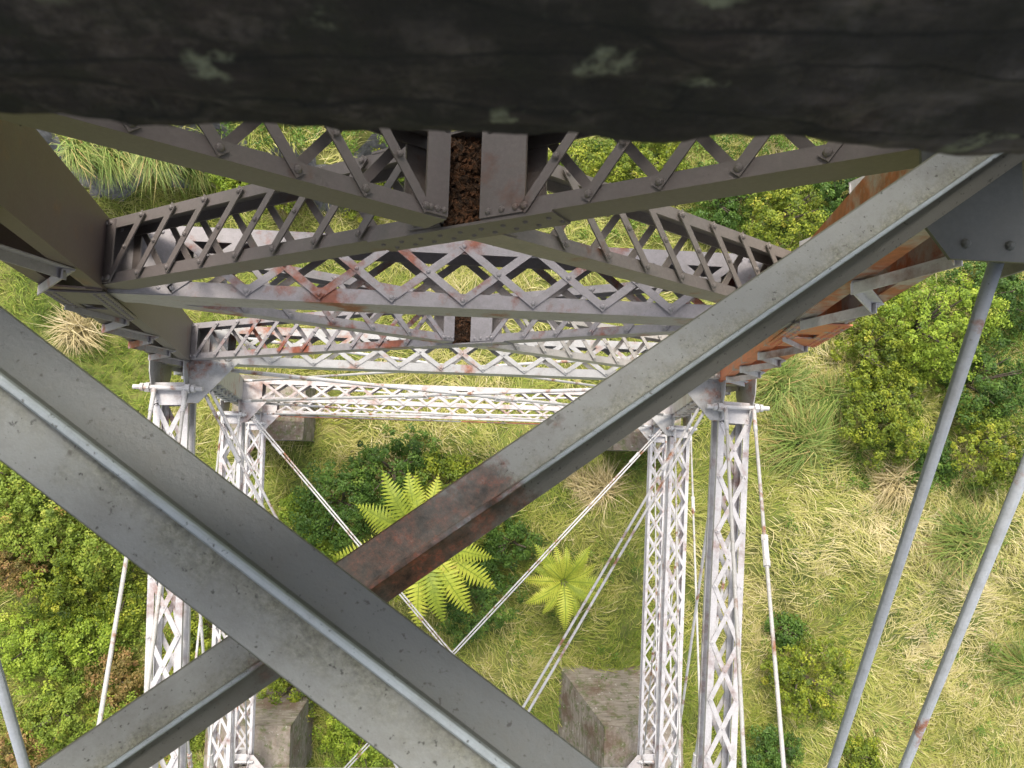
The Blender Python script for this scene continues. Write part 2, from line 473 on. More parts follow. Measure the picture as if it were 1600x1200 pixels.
# splice plates on the near faces of the legs at the first strut
def splice(sx, z, h, mat):
    yf = YA - LD / 2 - .030
    a = (V((lx(sx, z + h), 0, -(z + h))) - V((lx(sx, z - h), 0, -(z - h)))).normalized()
    c = V((lx(sx, z), yf, -z))
    m = MB()
    hx = LW / 2 + .03
    # plate with an oval hand hole: four pieces round the opening
    m.box(c + X * (-hx / 2 - .05), a * h, X * (hx / 2 - .05), Y * .007)
    m.box(c + X * (hx / 2 + .05), a * h, X * (hx / 2 - .05), Y * .007)
    m.box(c - a * (h / 2 + .06), a * (h / 2 - .06), X * .0985, Y * .007)
    m.box(c + a * (h / 2 + .06), a * (h / 2 - .06), X * .0985, Y * .007)
    n = int(2 * h / .075)
    for k in (-1, 1):
        for o in (.035, .10):
            p = c + X * (k * (hx - o)) - Y * .007
            rivet_line(m, p - a * h * .97, p + a * h * .97, -Y, n, .017)
    return adopt(m.build('splice_plate', mat), tower)
splice(-1, 6.45, .62, M_upper)
splice(1, 6.45, .62, M_orange)

# transverse struts of bent A and (low ones only) of bent B
ST = [(6.1, .38, .62, M_strut, True), (11.1, .36, .62, M_mid, True), (20.1, .34, .66, M_low, False), (27.8, .34, .7, M_low, False)]
for (z, H, p, mat, rv) in ST:
    i0 = LW / 2 + .01
    o = laced('transverse_strut', (lx(-1, z) + i0, YA, -z - .05), (lx(1, z) - i0, YA, -z - .05), Y, LD, H, p, mat, fl=.11, bw=.066, rivets=rv, batten=.55)
for z in (11.1, 20.1, 27.8):
    i0 = LW / 2 + .01
    laced('transverse_strut', (lx(-1, z, 1) + i0, YB, -z - .05), (lx(1, z, 1) - i0, YB, -z - .05), Y, LD, .34, .68, M_low, fl=.12, bw=.06, batten=.5)

# longitudinal struts between the bents, both sides
for z, mat in ((2.78, M_upper2), (11.1, M_mid), (20.1, M_low), (27.8, M_low)):
    for sx in (-1, 1):
        w = .49 if z < 15 else (.56 if z < 25 else .66)
        if z < 5: continue
        laced('longitudinal_strut', (lx(sx, z), YA - LD / 2 - .32, -z - .02), (lx(sx, z, 1), YB + LD / 2 + .32, -z - .02), X, w, .34, .82 if z < 15 else .9, M_long, fl=.085, bw=.072, rivets=z < 15, batten=.34, double=True, opened=True)

# lattice cross bracing of the upper two panels
def cross(z0, z1, H, mat, p, rv, dirty, mat2=None):
    xl0, xr0, xl1, xr1 = lx(-1, z0) + LW / 2, lx(1, z0) - LW / 2, lx(-1, z1) + LW / 2, lx(1, z1) - LW / 2
    # crossing point of the diagonals
    w0, w1 = (xr0 - xl0), (xr1 - xl1)
    t = w0 / (w0 + w1); zc = z0 + (z1 - z0) * t; C = V((XC, YA, -zc))
    lo = .13
    for (xe, ze, mm) in ((xl0, z0, mat), (xr0, z0, mat), (xl1, z1, mat), (xr1, z1, mat2 or mat)):
        E_ = V((xe, YA, -ze)); d = (E_ - C).normalized()
        up_ = ze < zc; thru = (xe < XC) != up_
        st_ = .185 if up_ else .08
        laced('cross_brace', C + d * st_, E_ - d * .04, Y, LD - .06, H, p, mm, fl=.070, bw=.055, rivets=rv, batten=(.14 if xe < XC else .28) if up_ else .22, para=True, flip=not up_)
    # the through diagonal's near and far webs run unbroken across the other one
    m = MB()
    d = (V((xr0, YA, -z0)) - V((xl1, YA, -z1))).normalized(); u_ = Y.cross(d)
    if u_.z < 0: u_ = -u_
    for k in (-1, 1):
        cc = C + Y * (k * (LD / 2 - .03 + .012))
        m.box(cc, d * .62, Y * .008, u_ * (H / 2 + .004))
        if k < 0:
            for j in range(9):
                m.dome(cc + d * (-.56 + j * .14) + u_ * .03 - Y * .008, Y * k, .016)
                m.dome(cc + d * (-.52 + j * .14) - u_ * .05 - Y * .008, Y * k, .016)
    for k in (-1, 1):
        m.box(V((XC + k * .118, YA, -zc + .05)), X * .008, Y * (LD / 2 - .05), Z * .14)
    m.box(V((XC, YA, -zc - .02)), X * .116, Y * (LD / 2 - .016), Z * .01)
    g = adopt(m.build('centre_gusset', M_upper if dirty and z0 < 5 else M_strut), tower)
    # litter
    d = MB(); nx, ny = 16, 30
    for j in range(ny + 1):
        for i in range(nx + 1):
            x = XC - .112 + .224 * i / nx; y = YA - LD / 2 + .02 + (LD - .04) * j / ny
            d.v.append((x, y, -zc + .03 + .05 * random.random()))
    for j in range(ny):
        for i in range(nx):
            a_ = j * (nx + 1) + i; d.f.append((a_, a_ + 1, a_ + nx + 2, a_ + nx + 1))
    for _ in range(160):
        c = V((XC + random.uniform(-.09, .09), YA + random.uniform(-.23, .23), -zc + random.uniform(.05, .09)))
        e = V((random.uniform(-1, 1), random.uniform(-1, 1), random.uniform(-.4, .4))).normalized(); f = e.orthogonal().normalized(); h = e.cross(f)
        d.box(c, e * random.uniform(.01, .035), f * random.uniform(.006, .016), h * .003)
    lit = d.build('debris', M_debris); lit.parent = g
    g['label'] = 'rust stained centre plate holding flakes and leaf litter'
cross(2.45, 5.95, .21, M_upper, .37, True, True, M_tan)
cross(6.3, 10.9, .20, M_strut, .42, True, True, M_tan2)

# joints: side gussets, pins with nuts, plan gussets
def joint(sx, yc, z, mat, inward, small=False):
    sgn = -1 if inward > 0 else 1            # direction toward the other bent
    yf = yc + sgn * LD / 2; bar = BARA if yc > 0 else BARB
    w = LW / 2
    m = MB(); x0 = lx(sx, z, yc < 0)
    for k in (-1, 1):
        xx = x0 + k * (w + .012)
        if z < 5:
            m.prism([V((xx, yf - sgn * .3, -z + .30)), V((xx, yf + sgn * .45, -z + .30)), V((xx, yf + sgn * .45, -z + .1)), V((xx, yf + sgn * .05, -z - .2)), V((xx, yf - sgn * .3, -z - .2))], X * (k * .014))
            continue
        pts = [V((xx, yf - sgn * .3, -z + .42)), V((xx, yf + sgn * .18, -z + .36)), V((xx, yf + sgn * .62, -z + .17)), V((xx, yf + sgn * .62, -z - .22)), V((xx, yf + sgn * .18, -z - .42)), V((xx, yf - sgn * .3, -z - .46))]
        m.prism(pts, X * (k * .014))
        for j in range(5):
            m.dome(V((xx + k * .014, yf - sgn * .05 + sgn * .12 * j, -z + .12)), X * k, .02)
            m.dome(V((xx + k * .014, yf - sgn * .05 + sgn * .12 * j, -z - .12)), X * k, .02)
    g = adopt(m.build('joint_gusset', mat), tower)
    if z < 5:
        q = MB(); zz = -z + .36
        xo = x0 + sx * .45; xi = x0 - sx * .74
        q.prism([V((xi, yf, zz)), V((xo, yf, zz)), V((xo, yf + sgn * .46, zz)), V((xi + sx * .10, yf + sgn * .46, zz)), V((xi, yf + sgn * .33, zz))], Z * -.014)
        for j in range(5):
            q.dome(V((xi + sx * (.16 + .17 * j), yf + sgn * .40, zz)), Z, .02)
        pg = q.build('plan_gusset', M_gus); pg.parent = g
        return
    if z > 5:
        # plan gusset: horizontal plate reaching inward for the plan rods
        q = MB(); zz = -z + .172
        s = -sx
        xi = x0 + s * (w + .03)
        pts = [V((xi, yf - sgn * .02, zz)), V((xi + s * .72, yf - sgn * .02, zz)), V((xi + s * .62, yf + sgn * .10, zz)), V((xi + s * .16, yf + sgn * .62, zz)), V((xi, yf + sgn * .62, zz))]
        q.prism(pts, Z * -.014)
        for j in range(6):
            q.dome(V((xi + s * (.08 + .11 * j), yf + sgn * .03, zz)), Z, .022)
        for j in range(4):
            q.dome(V((xi + s * .05, yf + sgn * (.12 + .12 * j), zz)), Z, .022)
        pg = q.build('plan_gusset', mat); pg.parent = g
    p = MB()
    L = .50 if z < 15 else .44
    c = V((x0, bar, -z + .26))
    p.tube(c - X * L, c + X * L, .036, 14)
    for k in (-1, 1):
        p.tube(c + X * (k * (w + .03)), c + X * (k * (w + .10)), .075, 6)
        p.tube(c + X * (k * (w + .12)), c + X * (k * (w + .17)), .06, 14)
    adopt(p.build('pin', M_rodlow if z > 5 else M_rod, smooth=False), tower)
for z, mat in ((2.78, M_upper2), (11.1, M_mid), (20.1, M_low), (27.8, M_low)):
    for sx in (-1, 1):
        joint(sx, YA, z, mat if not (sx > 0 and z > 15) else M_mid, 1)
        joint(sx, YB, z, mat, -1)

# tie rods with turnbuckles
def rod(P, Q, r, mat, tb=None, name='tie_rod', eye=True, seg=10):
    P, Q = V(P), V(Q); d = (Q - P).normalized()
    if not eye: P = P + d * .02
    L = (Q - P).length
    m = MB(); m.tube(P, Q, r, seg)
    if eye:
        for (e, k) in ((P, 1), (Q, -1)):
            m.tube(e, e + d * (k * .45), r * 1.25, seg)
    o = adopt(m.build(name, mat, smooth=False), tower)
    for f in (o.data.polygons): f.use_smooth = len(f.vertices) == 4
    if tb is not None:
        t = MB(); c = P + d * (L * tb); s = d.orthogonal().normalized(); u = d.cross(s)
        t.tube(c - d * (r * 5.6), c + d * (r * 5.6), r * 1.75, 8)
        t.tube(c - d * (r * 9), c - d * (r * 5.6), r * 2.0, 6)
        t.tube(c + d * (r * 5.6), c + d * (r * 9), r * 2.0, 6)
        tt = t.build('turnbuckle', mat); tt.parent = o
    return o
PL = [2.78, 11.1, 20.1, 27.8]
for i in range(3):
    za, zb = PL[i], PL[i + 1]
    r = .027 if i == 0 else .027
    for sx in (-1, 1):
        for k in (-1, 1):
            o_ = k * (LW / 2 + .0)
            mt = M_rod if i == 0 else M_rodlow
            # down from bent A to bent B, and down from bent B to bent A
            rod((lx(sx, za) + o_ - sx * (.15 if i == 0 else 0), BARA, -za + .26), (lx(sx, zb, 1) + o_ - sx * (.3 if i == 0 else 0), BARB, -zb + .26), r, mt, .62 if i else None, eye=i > 0)
            rod((lx(sx, zb) + o_ + .03, BARA, -zb + .26), (lx(sx, za, 1) + o_ + .03, BARB, -za + .26), r * .95, M_rodlow, .165 if k == sx else None)
# plan rods (pairs) at the lower levels
for z in (11.1, 20.1):
    for sx in (-1, 1):
        A = V((lx(sx, z) - sx * .52, BARA - .02, -z + .12)); B = V((lx(-sx, z, 1) + sx * .52, BARB + .02, -z + .12 - .08 * sx))
        d = (B - A).normalized(); n = d.cross(Z)
        if z < 25:
            for k in (-1, 1):
                g_ = .05 if z < 15 else .035
                rod(A + n * (k * g_), B + n * (k * g_), .021, M_rodlow, .07 if k > 0 else None, seg=8)
        else:
            rod(A, B, .022, M_rodlow, None, seg=8)
# rods in the plane of bent A
for i in (1, 2):
    za, zb = PL[i], PL[i + 1]
    for sx in (-1, 1):
        for yy in (YA - .33, YA + .22):
            rod((lx(sx, za) - sx * .3, yy, -za - .2), (lx(-sx, zb) + sx * .3, yy, -zb + .25), .036 if yy < YA else .03, M_rodlow, .5 if yy < YA else None)
for yy in (YA - .34,):
    for sx in (-1, 1):
        rod((lx(sx, 27.9) - sx * .3, yy, -28.1), (lx(-sx, 29.3) + sx * .3, yy, -29.2), .026, M_orange if sx > 0 else M_rodlow, None)

# ------------------------------------------------------------------ deck span overhead
span = empty('deck_span', 'steel deck span carrying the sleepers, its grey angle iron bracing crossing under the gap', 'bridge deck', (0, -4, -1.9))
m = MB()
for k in (-1, 1):
    x = k * 1.75
    m.box(V((x, -5, -1.12)), X * .007, Y * 12, Z * .75)
    for zz in (-.375, -1.875):
        m.box(V((x, -5, zz)), X * .15, Y * 12, Z * .012)
    for j in range(18):
        m.box(V((x - k * .04, -16 + j * 1.3, -1.12)), X * .03, Y * .006, Z * .735)
o = adopt(m.build('girder', M_upper2), span)

def angle_brace(A, B, wl, ws, dl, ds, mat, sideflip, t=.010, h=.032, eaten=None):
    """rolled angle, heel up: the flatter leg of width wl leans dl degrees, the side leg ws leans ds degrees"""
    A, B = V(A), V(B)
    a = (B - A).normalized(); L = (B - A).length
    s = a.cross(Z).normalized()
    if sideflip: s = -s
    u = s.cross(a)
    if u.z < 0: u = -u
    d1 = s * math.cos(dl) - u * math.sin(dl)
    d2 = -s * math.cos(ds) - u * math.sin(ds)
    nseg = 240
    def n_out(d, ref):
        n = a.cross(d).normalized()
        return n if n.dot(ref) > 0 else -n
    n1 = n_out(d1, u); n2 = n_out(d2, u - s)
    bis = (n1 + n2).normalized()
    # profile as (point, attr) list: outer face from toe 1 round heel to toe 2, then inner face back
    prof = []
    R_ = .009
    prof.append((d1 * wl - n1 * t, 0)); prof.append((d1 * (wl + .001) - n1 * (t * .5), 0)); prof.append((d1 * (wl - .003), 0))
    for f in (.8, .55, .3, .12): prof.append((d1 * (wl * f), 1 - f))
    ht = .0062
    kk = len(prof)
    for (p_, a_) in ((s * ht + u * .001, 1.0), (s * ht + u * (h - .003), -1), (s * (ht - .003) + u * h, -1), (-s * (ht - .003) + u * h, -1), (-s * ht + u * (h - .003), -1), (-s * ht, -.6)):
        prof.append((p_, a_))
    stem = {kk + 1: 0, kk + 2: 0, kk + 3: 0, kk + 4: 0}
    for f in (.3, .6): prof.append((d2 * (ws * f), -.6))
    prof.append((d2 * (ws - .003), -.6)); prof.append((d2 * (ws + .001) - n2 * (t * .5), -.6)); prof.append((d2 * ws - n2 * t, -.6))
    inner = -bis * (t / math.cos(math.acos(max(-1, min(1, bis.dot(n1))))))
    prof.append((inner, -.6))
    k = len(prof)
    verts, att, faces = [], [], []
    for i in range(nseg + 1):
        c = a * (L * i / nseg)
        q = 1.0
        if eaten:      # the rib has rusted away along this stretch
            xx = L * i / nseg
            q = min(1.0, max(.06, max(eaten[0] - xx, xx - eaten[1]) * 30 + .06)) if eaten[0] - .03 < xx < eaten[1] + .03 else 1.0
            if q < 1: q *= random.uniform(.6, 1.3)
        for j, (p, at_) in enumerate(prof):
            if j in stem and q < 1: p = p - u * ((1 - min(q, 1)) * (p.dot(u) - .002))
            verts.append(c + p); att.append(at_)
    for i in range(nseg):
        for j in range(k):
            j2 = (j + 1) % k
            faces.append((i * k + j, i * k + j2, (i + 1) * k + j2, (i + 1) * k + j))
    faces.append(tuple(reversed(range(k)))); faces.append(tuple(nseg * k + j for j in range(k)))
    # into local coordinates: local X along the bar
    Mx = Matrix((a, s, a.cross(s))).transposed()
    inv = Mx.inverted()
    me = bpy.data.meshes.new('angle_brace'); me.from_pydata([tuple(inv @ v) for v in verts], [], faces)
    me.validate(); me.update()
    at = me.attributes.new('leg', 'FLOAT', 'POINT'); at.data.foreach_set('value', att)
    me.materials.append(mat)
    me.polygons.foreach_set('use_smooth', [len(p.vertices) == 4 for p in me.polygons])
    me.set_sharp_from_angle(angle=math.radians(40))
    o = bpy.data.objects.new('angle_brace', me); COL.objects.link(o)
    o.matrix_world = Matrix.Translation(A) @ Mx.to_4x4()
    o.parent = span; o.matrix_parent_inverse = Matrix.Translation(span.location).inverted()
    return o
def extend(A, B, xa, xb):
    A, B = V(A), V(B); d = (B - A) / (B.x - A.x)
    return A + d * (xa - A.x), A + d * (xb - A.x)
def near_pt(px, py, z):
    d = Matrix(CAM_R) @ V(((px - 800) / 1109., (600 - py) / 1109., -1.)); return d * (z / -d.z)
A, B = extend(near_pt(0, 582, 1.06), near_pt(804, 1200, 1.06), -1.70, 1.70)
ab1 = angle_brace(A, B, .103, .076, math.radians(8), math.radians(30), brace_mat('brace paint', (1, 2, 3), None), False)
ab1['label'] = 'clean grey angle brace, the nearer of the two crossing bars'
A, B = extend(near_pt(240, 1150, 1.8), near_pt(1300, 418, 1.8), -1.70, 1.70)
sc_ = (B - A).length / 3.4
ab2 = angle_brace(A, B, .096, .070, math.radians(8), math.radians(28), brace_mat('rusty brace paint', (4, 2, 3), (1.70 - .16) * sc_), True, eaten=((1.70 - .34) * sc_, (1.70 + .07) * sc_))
ab2['label'] = 'angle brace with its paint gone to rust in the middle, passing under the other'

# ------------------------------------------------------------------ sleepers
M_timber = timber_mat()
def sleeper(y0, label, rough=True):
    nx, ns = (260, 14) if rough else (20, 4)
    x0, x1, zt, zb, w = -1.35, 1.35, -.13, -.352, .24
    rim = []
    def lerp(p, q, n): return [(p[0] + (q[0] - p[0]) * i / n, p[1] + (q[1] - p[1]) * i / n) for i in range(n)]
    c = .006
    cr = .045 if rough else .012
    arc = [(cr - cr * math.cos(a_), zb + cr * .8 - cr * .8 * math.sin(a_)) for a_ in [math.pi / 2 * i / 7 for i in range(7)]]
    rim = lerp((0, zt - c), (0, zb + cr * .8), ns) + arc + lerp((cr, zb), (w, zb), ns) + lerp((w, zb), (w, zt), 3) + lerp((w, zt), (c, zt), 3) + lerp((c, zt), (0, zt - c), 2)
    k = len(rim); vs, fs = [], []
    from mathutils import noise as mn
    for i in range(nx + 1):
        x = x0 + (x1 - x0) * i / nx
        for (yy, zz) in rim:
            d = 0
            if rough:
                d = .004 * mn.fractal(V((x * 16, yy * 60, zz * 60)), .8, 2.2, 6) + .0 * mn.noise(V((x * 3, yy * 12, zz * 12)))
            edge = .001 * mn.noise(V((x * 8, 3.3, 1))) + .002 * mn.noise(V((x * 61, 1.3, 1))) if zz < zb + .02 and rough else 0
            vs.append((x, yy + d, zz + d + edge))
    for i in range(nx):
        for j in range(k):
            j2 = (j + 1) % k
            fs.append((i * k + j, i * k + j2, (i + 1) * k + j2, (i + 1) * k + j))
    fs.append(tuple(reversed(range(k)))); fs.append(tuple(nx * k + j for j in range(k)))
    me = bpy.data.meshes.new('sleeper'); me.from_pydata(vs, [], fs); me.update()
    me.materials.append(M_timber)
    me.polygons.foreach_set('use_smooth', [len(p.vertices) == 4 for p in me.polygons])
    o = bpy.data.objects.new('sleeper', me); COL.objects.link(o); o.location = (0, y0, 0)
    o.rotation_euler = (0, 0, .022)
    return tag(o, label, 'sleeper')
near_sleeper = sleeper(.150, 'dark mossy timber sleeper with pale lichen spots filling the top of the view')
for k in list(range(-30, 0)) + list(range(1, 14)):  # unseen rows, added and set close to shade the steel below
    m = MB(); yy = .153 + .12 + k * .50 - (.16 if k < 0 else 0)
    m.box(V((0, yy, -.241)), X * 1.9, Y * .12, Z * .111)
    o = m.build('sleeper', M_timber, bevel=.006)
    tag(o, 'unseen timber sleeper of an added row that shades the steel below the deck', 'sleeper', 'added sleepers shading the deck steel')

# ------------------------------------------------------------------ ground
from mathutils import noise as mnoise
def sstep(a, b, x):
    t = np.clip((x - a) / (b - a), 0, 1); return t * t * (3 - 2 * t)
def terrain(x, y):
    x = np.asarray(x, float); y = np.asarray(y, float)
    z = -33.2 - 2.8 * sstep(-1.5, -11.5, -(-y)) * 0
    z = -31.6 - 1.9 * sstep(2.0, 9.0, -y)
    z = z + .16 * np.sin(x * 2.1 + 1.7 * np.sin(y * 1.3)) * np.sin(y * 2.4 + 1.5 * np.sin(x * 1.1 + 2))
    z = z + 3.0 * sstep(11.2, 12.6, y + .6 * np.sin(x * .7) + .4 * np.sin(x * 1.9)) * sstep(3.0, -4.0, x)
    z = z + 1.2 * sstep(9, 16, x) + .9 * sstep(-11, -20, x)
    z = z + .22 * np.sin(x * .53 + 1.3) * np.cos(y * .47) + .12 * np.sin(x * 1.7 + y * 1.1) + .06 * np.sin(x * 3.7 - y * 2.9)
    z = z + .10 * np.maximum(np.hypot(x, y) - 45, 0) * .6
    return z
def grid_axis():
    c = np.arange(-40, 40.01, .4); f = 40 * (1.14 ** np.arange(1, 25))
    return np.concatenate([-f[::-1], c, f])
gx = grid_axis(); gy = grid_axis()
GX, GY = np.meshgrid(gx, gy)
GZ = terrain(GX, GY)
co = np.stack([GX, GY, GZ], -1).reshape(-1, 3)
nxg, nyg = len(gx), len(gy)
idx = np.arange(nxg * nyg).reshape(nyg, nxg)
quads = np.stack([idx[:-1, :-1], idx[:-1, 1:], idx[1:, 1:], idx[1:, :-1]], -1).reshape(-1, 4)
def np_mesh(name, co, faces, mat, attr=None, smooth=False):
    me = bpy.data.meshes.new(name)
    n, k = faces.shape
    me.vertices.add(len(co)); me.vertices.foreach_set('co', np.ascontiguousarray(co, dtype=np.float32).ravel())
    me.loops.add(n * k); me.loops.foreach_set('vertex_index', np.ascontiguousarray(faces, dtype=np.int32).ravel())
    me.polygons.add(n); me.polygons.foreach_set('loop_start', np.arange(0, n * k, k, dtype=np.int32))
    me.update(calc_edges=True)
    if attr is not None:
        a = me.attributes.new('hue', 'FLOAT', 'POINT'); a.data.foreach_set('value', np.ascontiguousarray(attr, dtype=np.float32))
    me.materials.append(mat)
    if smooth: me.polygons.foreach_set('use_smooth', np.ones(n, bool))
    o = bpy.data.objects.new(name, me); COL.objects.link(o)
    return o
ground = np_mesh('ground', co, quads, ground_mat(), smooth=True)
tag(ground, kind='structure')

CR = np.array(CAM_R)
def at(px, py):
    """where a line of sight meets the ground"""
    d = CR @ np.array([(px - 800) / 1109., (600 - py) / 1109., -1.])
    z = -33.
    for _ in range(30):
        P = d * (z / d[2]); z = .5 * z + .5 * float(terrain(P[0], P[1]))
    return d * (z / d[2])
def at_z(px, py, z):
    d = CR @ np.array([(px - 800) / 1109., (600 - py) / 1109., -1.]); return d * (-z / d[2] * -1 if False else (-z) / d[2])

# smooth random field for patches of grass
def field(x, y, seed, s):
    r = np.random.default_rng(seed); out = np.zeros_like(x)
    for i in range(9):
        a = r.uniform(0, 6.28); f = s * r.uniform(.6, 2.4); ph = r.uniform(0, 6.28)
        out += np.sin((x * math.cos(a) + y * math.sin(a)) * f + ph + 1.3 * np.sin((y * math.cos(a) - x * math.sin(a)) * f * .8 + ph * 2))
    return out / 9 * 1.8

def blades(P, D, L, Wd, lift, hue, droop=.35):
    """curved blades: root P, lean direction D (unit xy), length L, width Wd, lift (rise share)"""
    n = len(P); S = np.stack([-D[:, 1], D[:, 0], np.zeros(n)], 1)
    D3 = np.concatenate([D, np.zeros((n, 1))], 1); Zv = np.array([0, 0, 1.])
    m_ = P + D3 * (L * .45 * (1 - lift * .5))[:, None] + Zv * (L * .5 * lift)[:, None]
    t_ = P + D3 * (L * .95)[:, None] + Zv * (L * (.62 * lift - droop * .35))[:, None]
    w = (Wd / 2)[:, None]
    co = np.stack([P - S * w, P + S * w, m_ - S * w * .8, m_ + S * w * .8, t_], 1).reshape(-1, 3)
    b = (np.arange(n) * 5)[:, None]
    f = np.concatenate([b + np.array([[0, 1, 3]]), b + np.array([[0, 3, 2]]), b + np.array([[2, 3, 4]])], 1).reshape(-1, 3)
    return co, f, np.repeat(hue, 5)

NG = 230000
gx_ = RNG.uniform(-27, 27, NG); gy_ = RNG.uniform(-19, 20, NG)
# gather blades into tufts
tx = RNG.uniform(-27, 27, 14000); ty = RNG.uniform(-19, 20, 14000)
pick = RNG.integers(0, 14000, NG); tuft = RNG.random(NG) < .6
gx_ = np.where(tuft, tx[pick] + RNG.normal(0, .13, NG), gx_); gy_ = np.where(tuft, ty[pick] + RNG.normal(0, .13, NG), gy_)
ang = 2.2 * field(gx_, gy_, 3, .35) + 1.0 * field(gx_, gy_, 4, 1.1) + RNG.normal(0, .45, NG) + np.where(tuft, RNG.uniform(0, 6.28, 14000)[pick] * .35, 0)
D = np.stack([np.cos(ang), np.sin(ang)], 1)
dry = field(gx_, gy_, 5, .28) * .5 + field(gx_, gy_, 6, 1.2) * .28 + .1
dry = dry - .25 * sstep(-9, -14, gx_) + .22 * sstep(9, 13, gx_)
hue = np.clip(.44 + .42 * dry + RNG.normal(0, .13, NG) + np.where(RNG.random(NG) < .07, .3, 0), 0, 1)
Lg = RNG.uniform(.35, .95, NG) * (1 + .35 * np.clip(dry, -1, 1))
lift = np.clip(RNG.normal(.55, .22, NG) - .2 * dry, .1, 1)
P = np.stack([gx_, gy_, terrain(gx_, gy_) - .03], 1)
slope_ok = ~((np.abs(terrain(gx_, gy_ + .3) - terrain(gx_, gy_ - .3)) > .5) & (RNG.random(NG) < .85))
co, f, h = blades(P[slope_ok], D[slope_ok], Lg[slope_ok], RNG.uniform(.016, .036, NG)[slope_ok], lift[slope_ok], hue[slope_ok])
gr = np_mesh('grass', co, f, L_grass, h)
tag(gr, 'long rank grass, green with straw coloured swathes, covering the valley floor', 'grass', kind='stuff')

# ------------------------------------------------------------------ plants
def leaves(C, Nrm, size, hue, asp=.55):
    n = len(C)
    r = RNG.normal(0, 1, (n, 3)); a = np.cross(Nrm, r); a /= np.linalg.norm(a, axis=1)[:, None] + 1e-9
    b = np.cross(Nrm, a)
    s = size[:, None]
    co = np.stack([C - a * s * .5, C + b * s * asp * .5 + Nrm * s * .06, C + a * s * .5 - Nrm * s * .1, C - b * s * asp * .5 + Nrm * s * .06], 1).reshape(-1, 3)
    f = (np.arange(n) * 4)[:, None] + np.arange(4)[None]
    return co, f, np.repeat(hue, 4)

def crown_points(lobes, density, clump_r):
    Cs, Ns, Hs = [], [], []
    for (ox, oy, oz, r) in lobes:
        k = max(6, int(density * r * r))
        u = RNG.normal(0, 1, (k, 3)); u[:, 2] = np.abs(u[:, 2]) * .9 + .05; u /= np.linalg.norm(u, axis=1)[:, None]
        rr = r * RNG.uniform(.55, 1.08, k)
        cc = np.array([ox, oy, oz]) + u * rr[:, None] * np.array([1, 1, .8])
        m = 46
        h0 = RNG.normal(0, .13, k)
        d = RNG.normal(0, 1, (k, m, 3)); d[:, :, 2] = np.abs(d[:, :, 2]); d /= np.linalg.norm(d, axis=2)[:, :, None]
        cr = clump_r * RNG.uniform(.5, 1.3, k)
        pts = cc[:, None, :] + d * cr[:, None, None] * RNG.uniform(.5, 1.05, (k, m, 1))
        nn = d * .7 + u[:, None, :] * .4 + RNG.normal(0, .45, (k, m, 3)) + np.array([0, 0, .35]); nn /= np.linalg.norm(nn, axis=2)[:, :, None]
        Cs.append(pts.reshape(-1, 3)); Ns.append(nn.reshape(-1, 3)); Hs.append((.45 + 1.3 * h0[:, None] + RNG.normal(0, .10, (k, m))).ravel())
    return np.concatenate(Cs), np.concatenate(Ns), np.clip(np.concatenate(Hs), 0, 1)

def bush(px, py, r, mat, label, name='bush', cat='bush', group=None, leaf=.12, h=None, dens=30, clump=.27, nl=5):
    """px, py, r: centre and radius; r in metres"""
    h = h or r * .55
    P = at(px, py)
    # the crown stands above the ground: step the base back along the line of sight so the crown lies where it is seen
    k = (abs(P[2]) - h * .8) / abs(P[2]); C = P * k
    bx, by = C[0], C[1]; bz = float(terrain(bx, by))
    e = empty(name, label, cat, (bx, by, bz), group)
    lobes = [(0, 0, h * .45, r * .72)]
    a0 = RNG.uniform(0, 6.28)
    for i in range(nl):
        a = a0 + i * 6.28 / nl + RNG.uniform(-.4, .4); q = r * RNG.uniform(.42, .62)
        lobes.append((q * math.cos(a), q * math.sin(a), h * RNG.uniform(.1, .5), r * RNG.uniform(.33, .52)))
    Cc, Nn, Hh = crown_points(lobes, dens / max(.6, r) ** .3, clump)
    keep = Cc[:, 2] > .02
    Cc, Nn, Hh = Cc[keep], Nn[keep], Hh[keep]
    co, f, hh = leaves(Cc, Nn, leaf * RNG.uniform(.6, 1.3, len(Cc)), Hh)
    c = np_mesh('crown', co, f, mat, hh); c.parent = e
    m = MB()
    for i in range(6):
        a = RNG.uniform(0, 6.28); q = r * .45
        p0 = V((RNG.normal(0, .05), RNG.normal(0, .05), -.1)); p1 = V((q * .4 * math.cos(a), q * .4 * math.sin(a), h * .4)); p2 = V((q * math.cos(a), q * math.sin(a), h * .85))
        m.tube(p0, p1, .05 * r ** .5, 6, .035 * r ** .5); m.tube(p1, p2, .035 * r ** .5, 6, .012)
    t = m.build('trunk', M_bark); t.parent = e
    return e

